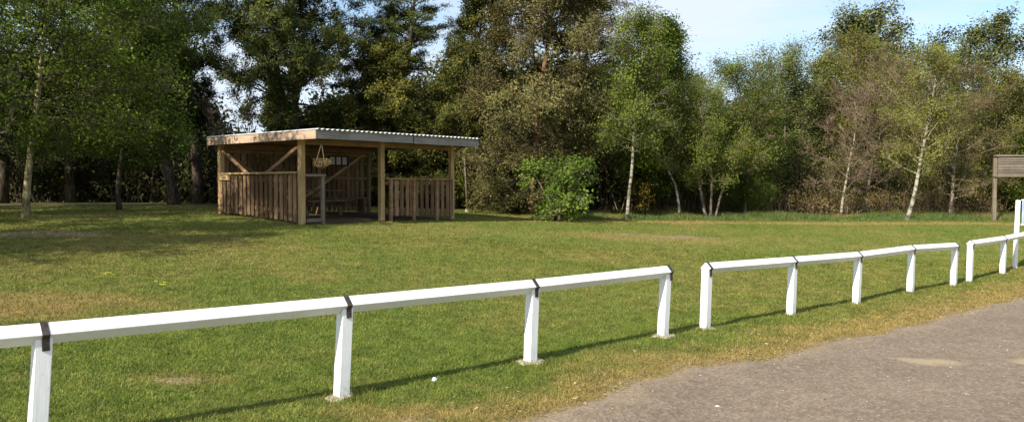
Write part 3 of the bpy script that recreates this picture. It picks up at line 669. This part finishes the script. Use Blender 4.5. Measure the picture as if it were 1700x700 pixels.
# ------------------------------------------------------------------ trees
def unit(v): return v / (np.linalg.norm(v, axis=-1, keepdims=True) + 1e-9)
def limb(r, start, d, length, n, up, wob):
    """a bending limb: n+1 points"""
    pts = [np.array(start, float)]; d = unit(np.array(d, float)); st = length / n
    for i in range(n):
        d = unit(d + np.array([0, 0, up]) / n + r.normal(0, wob, 3)); pts.append(pts[-1] + d * st)
    return np.array(pts), d
def along(P, t):
    t = np.clip(t, 0, 1) * (len(P) - 1); i = np.minimum(t.astype(int), len(P) - 2); f = (t - i)[:, None]
    return P[i] * (1 - f) + P[i + 1] * f, unit(P[i + 1] - P[i])
def tree(name, loc, H, R, seed, label, cat='tree', group=None, lm=None, bm=m_darkbark, tm_=None, base=.25, nb=26, nsub=6, ntw=7, elev=(.2, .9), prof='round', rt=None,
         leaf=(.09, .06), nleaf=4, sig=.12, up=.25, wob=.14, lean=(0, 0), stems=1, twr=.006, flat=0, leafdir='rand', sub_len=.42, tw_len=.35, two=None, trunk_top=1.0, rscale=1.0):
    nleaf = round(nleaf * 1.5); leaf = (leaf[0] * .78, leaf[1] * .78)
    r = np.random.default_rng(seed); root = empty(name, loc, 0, label=label, cat=cat, group=group)
    tr = M_(); br = M_(); cr = M_(); cr2 = M_(); rt = rt or H * .017
    LC = []; LD = []
    for s_ in range(stems):
        Hs = H * (1 if s_ == 0 else r.uniform(.7, .95)); a0 = r.uniform(0, 6.28)
        sp = 0 if stems == 1 else .22
        d0 = np.array([lean[0] + sp * math.cos(a0 + s_ * 2.4), lean[1] + sp * math.sin(a0 + s_ * 2.4), 1.0]); off_ = np.array([.12 * math.cos(a0 + s_ * 2.4), .12 * math.sin(a0 + s_ * 2.4), -.15]) if stems > 1 else np.array([0, 0, -.15])
        TP, _ = limb(r, off_, d0, Hs * trunk_top, 12, .12, wob * .45)
        rr = rt * (1 if s_ == 0 else .75) * (1 - np.linspace(0, 1, 13) * .9) + .004; rr[0] *= 1.25
        tr.tube(TP, rr, 9 if stems == 1 else 7)
        for k in range(nb):
            t_ = base + (1 - base) * (k + r.uniform(.1, .9)) / nb; tt = (t_ - base) / (1 - base)
            if prof == 'round': L_ = R * (math.sin(math.pi * (.14 + .80 * tt)) ** .7)
            elif prof == 'cone': L_ = R * (1 - tt * .88) * (.85 if tt < .08 else 1)
            elif prof == 'top': L_ = R * (.35 + .65 * min(1, tt * 1.6)) * (1 - max(0, tt - .8) * 2.0)
            elif prof == 'vase': L_ = R * (.45 + .75 * tt) * (1 - max(0, tt - .75) * 2.2)
            L_ *= r.uniform(.62, 1.15)
            P0, D0 = along(TP, np.array([t_ * .995])); az = k * 2.39996 + r.uniform(-.5, .5) + s_; el = elev[0] + (elev[1] - elev[0]) * tt + r.normal(0, .1)
            d = np.array([math.cos(az) * math.cos(el), math.sin(az) * math.cos(el), math.sin(el)])
            BP, _ = limb(r, P0[0], d, L_, 5, up, wob)
            b0 = max(.006, rt * (1 - t_) * .42 + .005) * min(1, .35 + L_ / R); (br if tm_ else tr).tube(BP, b0 * (1 - np.linspace(0, 1, 6) * .8), 5, cap=False)
            ts_ = r.uniform(.25, 1, nsub); SP_0, SD_0 = along(BP, ts_)
            sd_ = unit(SD_0 * .75 + unit(r.normal(0, 1, (nsub, 3))) * np.array([1, 1, .55 if not flat else .2]) * .9)
            sl = (L_ * sub_len * (1.15 - ts_ * .6) * r.uniform(.6, 1.3, nsub))[:, None]
            mid = SP_0 + sd_ * sl * .5; sd2 = unit(sd_ + r.normal(0, wob, (nsub, 3)) + np.array([0, 0, up * .6])); end = mid + sd2 * sl * .5
            br.segs(SP_0, mid, b0 * .42, b0 * .28); br.segs(mid, end, b0 * .28, b0 * .15 + .002)
            n_ = nsub * ntw; si = np.repeat(np.arange(nsub), ntw); q = r.uniform(.15, 1, n_)[:, None]
            st = np.where(q < .5, SP_0[si] + (mid[si] - SP_0[si]) * q * 2, mid[si] + (end[si] - mid[si]) * (q * 2 - 1))
            td = unit(sd_[si] * .7 + r.normal(0, .6, (n_, 3)) * np.array([1, 1, .35 if flat else 1]) + np.array([0, 0, up * .5]))
            tl = (tw_len * sl[si, 0] * r.uniform(.5, 1.4, n_) + .08)[:, None]; te = st + td * tl
            br.segs(st, te, twr, twr * .5)
            if nleaf:
                m_ = n_ * nleaf; ti = np.repeat(np.arange(n_), nleaf); w = r.uniform(.2, 1.1, m_)[:, None]
                LC.append(st[ti] + (te[ti] - st[ti]) * w + r.normal(0, sig, (m_, 3)) * np.array([1, 1, .45 if flat else 1])); LD.append(td[ti])
    tr.build('trunk', bm, root, smooth=True)
    br.build('branches', tm_ or bm, root)
    if nleaf:
        c = np.concatenate(LC); d = np.concatenate(LD); n_ = len(c)
        dd = unit(r.normal(0, 1, (n_, 3)) + (d * (1.2 if leafdir == 'twig' else .3))); oc = c - np.array([c[:, 0].mean(), c[:, 1].mean(), c[:, 2].mean() - H * .1]); nn = unit(r.normal(0, .58, (n_, 3)) + unit(oc) * .9 + np.array([0, 0, .35])); dd = unit(dd - nn * (dd * nn).sum(1)[:, None] * .8)
        sc = r.uniform(.6, 1.35, n_) * rscale
        if two is not None:
            pick = r.uniform(0, 1, n_) < two[1]
            cr.leaves(c[~pick], dd[~pick], nn[~pick], leaf[0] * sc[~pick], leaf[1] * sc[~pick]); cr2.leaves(c[pick], dd[pick], nn[pick], leaf[0] * sc[pick], leaf[1] * sc[pick])
            cr2.build('crown', two[0], root)
        else: cr.leaves(c, dd, nn, leaf[0] * sc, leaf[1] * sc)
        cr.build('crown', lm, root)
    return root
def T(name, px, D, top, rpx, seed, label, **k):
    p = foot(px, D); H = hgt(top, D, p); R = rpx / F * D
    return tree(name, p, H, R, seed, label, **k)
BROAD = dict(nb=40, nsub=8, ntw=8, nleaf=6, leaf=(.12, .08), sig=.16, base=.22)
PINE = dict(nb=46, nsub=7, ntw=5, nleaf=26, leaf=(.18, .036), sig=.12, base=.25, prof='top', elev=(.05, .7), up=.25, flat=1, leafdir='twig', tw_len=.3, wob=.14)
CONI = dict(nb=80, nsub=7, ntw=5, nleaf=20, leaf=(.16, .045), sig=.10, base=.06, prof='cone', elev=(-.1, .5), up=.25, leafdir='twig', tw_len=.3, wob=.12)
# left
T('broadleaf_tree', 42, 21, -190, 265, 1, 'fresh green broadleaf tree with a pale trunk at the far left of the lawn', lm=l_fresh, bm=m_olivebark, tm_=m_darkbark, **{**BROAD, 'nb': 64, 'nsub': 9, 'ntw': 9, 'nleaf': 7, 'leaf': (.10, .07), 'base': .27}, elev=(.05, .9), rt=.095, up=-.10, wob=.10)
T('broadleaf_tree', 198, 25.5, -90, 122, 2, 'dark green leafy tree between the far left tree and the tall dark pines', lm=l_mid, **{**BROAD, 'nb': 54, 'base': .26}, elev=(-.15, .8), rt=.08, up=-.15)
T('pine_tree', 290, 31, -200, 130, 3, 'tall dark pine, left one of the close pair left of the shelter', lm=l_dark, **{**PINE, 'base': .28, 'nb': 60, 'flat': 0})
T('pine_tree', 328, 33, -190, 92, 4, 'tall dark pine, right one of the close pair left of the shelter', lm=l_dark, **{**PINE, 'base': .25, 'nb': 64, 'flat': 0})
T('pine_tree', 120, 33, -160, 190, 5, 'dark bushy pine behind the far left tree', lm=l_dark, **{**PINE, 'nb': 60, 'base': .12})
T('pine_tree', 5, 32, -160, 190, 6, 'dark pine at the left edge of the picture behind the leafy tree', lm=l_dark, **{**PINE, 'nb': 56, 'base': .12})
T('bare_shrub', 398, 31, 125, 40, 7, 'bare twiggy shrub showing against the sky left above the shelter roof', cat='shrub', lm=l_brown, bm=m_darkbark, stems=6, base=.3, nb=9, nsub=5, ntw=5, nleaf=0, elev=(.8, 1.3), rt=.035, twr=.009)
T('pine_tree', 518, 32, -120, 130, 8, 'broad dark pine with layered limbs rising behind the middle of the shelter', lm=l_pine, **{**PINE, 'nb': 84, 'base': .18, 'nleaf': 30, 'prof': 'round', 'flat': 0, 'sub_len': .45, 'leaf': (.25, .045), 'sig': .10}, two=(l_yolive, .16))
T('pine_tree', 590, 35, 5, 84, 31, 'dark pine filling the gap between the broad pine and the thin topped pine', lm=l_dark, **{**PINE, 'nb': 52, 'base': .25, 'prof': 'round'})
T('pine_tree', 660, 34, -120, 80, 9, 'thin topped pine showing sky through its upper limbs right of the broad pine', lm=l_pine, **{**PINE, 'nb': 44, 'base': .5, 'prof': 'round', 'nleaf': 14, 'nb': 34})
T('conifer_tree', 655, 33.5, 85, 92, 10, 'yellowish olive conifer behind the right half of the shelter roof', lm=l_yolive, **{**CONI, 'nb': 90, 'prof': 'round'}, two=(l_pine, .4))
T('conifer_tree', 752, 33, -40, 74, 11, 'narrow green conifer left of the big olive conifer', lm=l_pine, **{**CONI, 'nb': 100, 'prof': 'round'}, two=(l_yolive, .45))
T('conifer_tree', 880, 30, -110, 135, 12, 'big drooping olive brown conifer, the bulkiest tree right of the shelter', lm=l_olive, bm=m_redbark, tm_=m_darkbark, **{**CONI, 'nb': 110, 'nleaf': 30, 'elev': (-.5, .8), 'prof': 'round', 'base': .06, 'nsub': 7, 'ntw': 5, 'sig': .14, 'leaf': (.15, .042)}, two=(l_pine, .22))
T('pine_tree', 985, 35, -22, 84, 13, 'dark pine top showing between the big olive conifer and the green birch', lm=l_dark, **{**PINE, 'nb': 60, 'base': .15})
# middle
T('leafy_shrub', 926, 26.2, 250, 45, 14, 'bright green leafy shrub standing on the lawn edge before the olive conifer', cat='shrub', lm=l_bright, bm=m_greybark, stems=5, base=.10, nb=11, nsub=5, ntw=5, nleaf=4, leaf=(.12, .08), sig=.10, wob=.25, elev=(-.05, .7), rt=.05)
T('birch_tree', 1041, 28.3, 35, 84, 15, 'green birch with a straight white trunk near the lawn edge', lm=l_spring, bm=m_birch, tm_=m_greybark, **{**BROAD, 'nb': 46, 'base': .36, 'nleaf': 6, 'leaf': (.085, .055)}, elev=(.45, 1.0), rt=.062, two=(l_mid, .5), wob=.12)
T('broadleaf_tree', 1072, 32.5, 48, 68, 16, 'dense mid green tree right behind the white trunked birch', lm=l_mid, **{**BROAD, 'nb': 70, 'base': .14}, elev=(.0, .9), two=(l_fresh, .4), rt=.09, wob=.08)
T('birch_tree', 1127, 30.3, 110, 50, 17, 'slender birch with a crooked white trunk left of the forked tree', lm=l_spring, bm=m_birch, tm_=m_greybark, **{**BROAD, 'nb': 30, 'base': .3, 'nleaf': 3, 'leaf': (.07, .05)}, elev=(.5, 1.1), rt=.05, wob=.2)
T('broadleaf_tree', 1180, 30.5, 104, 80, 18, 'rounded olive green tree with several forked grey stems', lm=l_spring, bm=m_greybark, tm_=m_twig, **{**BROAD, 'nb': 30, 'nsub': 8, 'base': .28, 'leaf': (.075, .05), 'nleaf': 5}, stems=3, elev=(.1, 1.0), rt=.065, two=(l_mid, .5))
T('broadleaf_tree', 1236, 32, 125, 80, 19, 'soft green tree right of the forked stems', lm=l_mid, bm=m_greybark, tm_=m_twig, **{**BROAD, 'nb': 66, 'base': .10, 'leaf': (.08, .055), 'nleaf': 6, 'prof': 'vase'}, elev=(-.1, .75), two=(l_fresh, .5), rt=.07)
T('broadleaf_tree', 1296, 36, 112, 88, 20, 'bluish green tree between the soft green tree and the brown birches', lm=l_blue, bm=m_greybark, tm_=m_greybark, **{**BROAD, 'nb': 66, 'base': .10, 'leaf': (.09, .06), 'nleaf': 7, 'prof': 'vase'}, elev=(.0, .8), two=(l_fresh, .5), rt=.07)
T('broadleaf_tree', 1350, 38, 112, 62, 32, 'olive tree low behind the left side of the brown birches', lm=l_spring, bm=m_greybark, tm_=m_twig, **{**BROAD, 'nb': 50, 'base': .10, 'leaf': (.09, .06)}, elev=(.0, 1.0), two=(l_brown, .3), rt=.07)
# right
T('eucalyptus_tree', 1408, 46, 48, 104, 21, 'tall spreading dark tree rising above the brown birches', lm=l_blue, bm=m_greybark, tm_=m_greybark, **{**BROAD, 'nb': 52, 'base': .52, 'prof': 'round', 'nleaf': 6, 'leaf': (.2, .11), 'sig': .20, 'ntw': 7}, elev=(.1, .8), two=(l_pine, .45), rt=.13)
T('birch_tree', 1398, 31.5, 160, 82, 22, 'leafless brown birch with one straight pale trunk, left of the brown pair', lm=l_brown, bm=m_birch, tm_=m_twig, nb=30, nsub=8, ntw=9, nleaf=1, leaf=(.05, .03), base=.2, elev=(.1, .9), rt=.052, twr=.0075, sig=.08)
T('birch_tree', 1438, 33.5, 105, 96, 23, 'leafless brown birch with mottled trunk, right of the brown pair', lm=l_spring, bm=m_greybark, tm_=m_twig, nb=38, nsub=8, ntw=9, nleaf=1, leaf=(.06, .04), base=.15, elev=(.1, 1.0), rt=.07, twr=.0075, sig=.1)
T('birch_tree', 1456, 37, 74, 104, 24, 'thin leaved olive birch standing behind the brown pair', lm=l_yolive, bm=m_greybark, tm_=m_twig, **{**BROAD, 'nb': 66, 'base': .2, 'leaf': (.08, .05), 'nleaf': 6}, elev=(.1, 1.0), two=(l_spring, .5), rt=.07)
T('birch_tree', 1504, 29.3, 88, 86, 25, 'leaning birch with a pale yellow trunk and thin yellow green leaves', lm=l_yellow, bm=m_birch, tm_=m_olivebark, **{**BROAD, 'nb': 34, 'base': .28, 'leaf': (.075, .05), 'nleaf': 4, 'ntw': 9}, elev=(.4, 1.1), rt=.078, lean=(.27, 0), two=(l_spring, .4), wob=.1)
T('birch_tree', 1578, 30.5, 112, 84, 26, 'low leaning grey birch between the yellow birch and the slatted board', lm=l_spring, bm=m_greybark, tm_=m_twig, **{**BROAD, 'nb': 36, 'base': .15, 'leaf': (.065, .04), 'nleaf': 3, 'ntw': 11}, elev=(.2, 1.0), rt=.07, lean=(.26, 0), two=(l_brown, .4))
T('birch_tree', 1626, 32.5, 128, 74, 27, 'slim upright birch just left of the slatted board', lm=l_yolive, bm=m_greybark, tm_=m_twig, **{**BROAD, 'nb': 48, 'base': .2, 'leaf': (.07, .045), 'nleaf': 4, 'ntw': 10}, elev=(.2, 1.0), rt=.05, two=(l_spring, .45))
T('broadleaf_tree', 1560, 38, 105, 90, 33, 'olive brown tree behind the leaning birches', lm=l_yolive, bm=m_greybark, tm_=m_twig, **{**BROAD, 'nb': 60, 'base': .10, 'leaf': (.09, .06)}, elev=(.0, 1.0), two=(l_brown, .35), rt=.07)
T('pine_tree', 1645, 46, 58, 120, 28, 'tall flat topped pine at the top right against the sky', lm=l_blue, bm=m_greybark, tm_=m_greybark, **{**BROAD, 'nb': 46, 'base': .52, 'prof': 'round', 'nleaf': 6, 'leaf': (.2, .11), 'sig': .18, 'ntw': 7}, elev=(.05, .7), two=(l_pine, .5), rt=.13, up=.1)
T('broadleaf_tree', 1715, 33.5, 150, 76, 29, 'green leafy tree at the right edge behind the slatted board', lm=l_fresh, bm=m_greybark, **{**BROAD, 'nb': 54, 'base': .08}, elev=(.0, 1.0), rt=.08)
T('gorse_bush', 1068, 31.0, 285, 19, 30, 'small orange yellow bush low behind the white trunked birch', cat='bush', lm=l_gorse, bm=m_darkbark, stems=3, base=.2, nb=7, nsub=4, ntw=4, nleaf=2, leaf=(.07, .05), sig=.07, elev=(.4, 1.1), rt=.02, two=(l_scrub, .5))
# trees just outside the left of the picture: they throw the dappled shade on the shelter and the far lawn
tree('broadleaf_tree', Vector((-12.6, 13.4, g1(-12.6, 13.4))), 7.8, 3.0, 61, 'leafy tree beyond the left edge nearest the camera', lm=l_mid, **{**BROAD, 'nb': 40, 'nleaf': 5, 'leaf': (.15, .11), 'base': .25}, elev=(0, .9))
tree('broadleaf_tree', Vector((-12.2, 10.6, g1(-12.2, 10.6))), 6.4, 2.2, 64, 'smaller leafy tree beyond the left edge beside the white fence', lm=l_mid, **{**BROAD, 'nb': 34, 'nleaf': 4, 'leaf': (.15, .11), 'base': .3}, elev=(0, .9))
tree('broadleaf_tree', Vector((-16.6, 16.5, g1(-16.6, 16.5))), 8.0, 3.8, 62, 'leafy tree beyond the left edge level with the shelter', lm=l_mid, **{**BROAD, 'nb': 46, 'nleaf': 6, 'leaf': (.16, .12), 'base': .15}, elev=(0, .9))
tree('broadleaf_tree', Vector((-21.0, 21.5, g1(-21.0, 21.5))), 9.5, 4.6, 63, 'leafy tree beyond the left edge nearest the wood', lm=l_mid, **{**BROAD, 'nb': 50, 'nleaf': 7, 'leaf': (.17, .13), 'base': .10}, elev=(0, .9))

# ------------------------------------------------------------------ undergrowth and the far wood
def mass(name, label, material, px0, px1, D0, D1, topf, n, seed, leaf, clump=.5, stemmat=None):
    """many overlapping leaf clumps of uneven height, rooted on the ground, with thin stems through them"""
    r = np.random.default_rng(seed); px = r.uniform(px0, px1, n); D = r.uniform(D0, D1, n); x = (px - 850) / F * D; z0 = gz(x, D)
    top = np.array([topf(a) for a in px]); H = np.maximum(.3, (305 - top) / F * D + (CAMZ - z0)) * (.55 + .6 * fbm(x, D, 2.2, seed, 3))
    m = M_(); C = []; per = 34
    hq = r.uniform(0, 1, n) ** .8 * H
    c = np.stack([x, D, z0 + hq], 1)
    ti = np.repeat(np.arange(n), per); k = len(ti); cc = c[ti] + r.normal(0, clump, (k, 3)) * np.array([1, 1, .7]); cc[:, 2] = np.maximum(cc[:, 2], z0[ti] + .02)
    m.leaves(cc, r.normal(0, 1, (k, 3)), unit(r.normal(0, 1, (k, 3)) + np.array([0, 0, .5])), leaf[0] * r.uniform(.6, 1.4, k), leaf[1] * r.uniform(.6, 1.4, k))
    o = tag(m.build(name, material), label, 'undergrowth' if 'under' in name else 'wood', None, 'stuff')
    if stemmat:
        q = M_(); s_ = r.uniform(0, 1, n) < .5; a = np.stack([x, D, z0 - .05], 1)[s_]; b_ = a + np.stack([r.normal(0, .35, s_.sum()), r.normal(0, .35, s_.sum()), (H[s_] * r.uniform(.6, 1.15, s_.sum()))], 1)
        md = (a + b_) / 2 + r.normal(0, .12, a.shape); q.segs(a, md, .022, .015); q.segs(md, b_, .015, .005)
        so_ = q.build('stems', stemmat, o)
    return o
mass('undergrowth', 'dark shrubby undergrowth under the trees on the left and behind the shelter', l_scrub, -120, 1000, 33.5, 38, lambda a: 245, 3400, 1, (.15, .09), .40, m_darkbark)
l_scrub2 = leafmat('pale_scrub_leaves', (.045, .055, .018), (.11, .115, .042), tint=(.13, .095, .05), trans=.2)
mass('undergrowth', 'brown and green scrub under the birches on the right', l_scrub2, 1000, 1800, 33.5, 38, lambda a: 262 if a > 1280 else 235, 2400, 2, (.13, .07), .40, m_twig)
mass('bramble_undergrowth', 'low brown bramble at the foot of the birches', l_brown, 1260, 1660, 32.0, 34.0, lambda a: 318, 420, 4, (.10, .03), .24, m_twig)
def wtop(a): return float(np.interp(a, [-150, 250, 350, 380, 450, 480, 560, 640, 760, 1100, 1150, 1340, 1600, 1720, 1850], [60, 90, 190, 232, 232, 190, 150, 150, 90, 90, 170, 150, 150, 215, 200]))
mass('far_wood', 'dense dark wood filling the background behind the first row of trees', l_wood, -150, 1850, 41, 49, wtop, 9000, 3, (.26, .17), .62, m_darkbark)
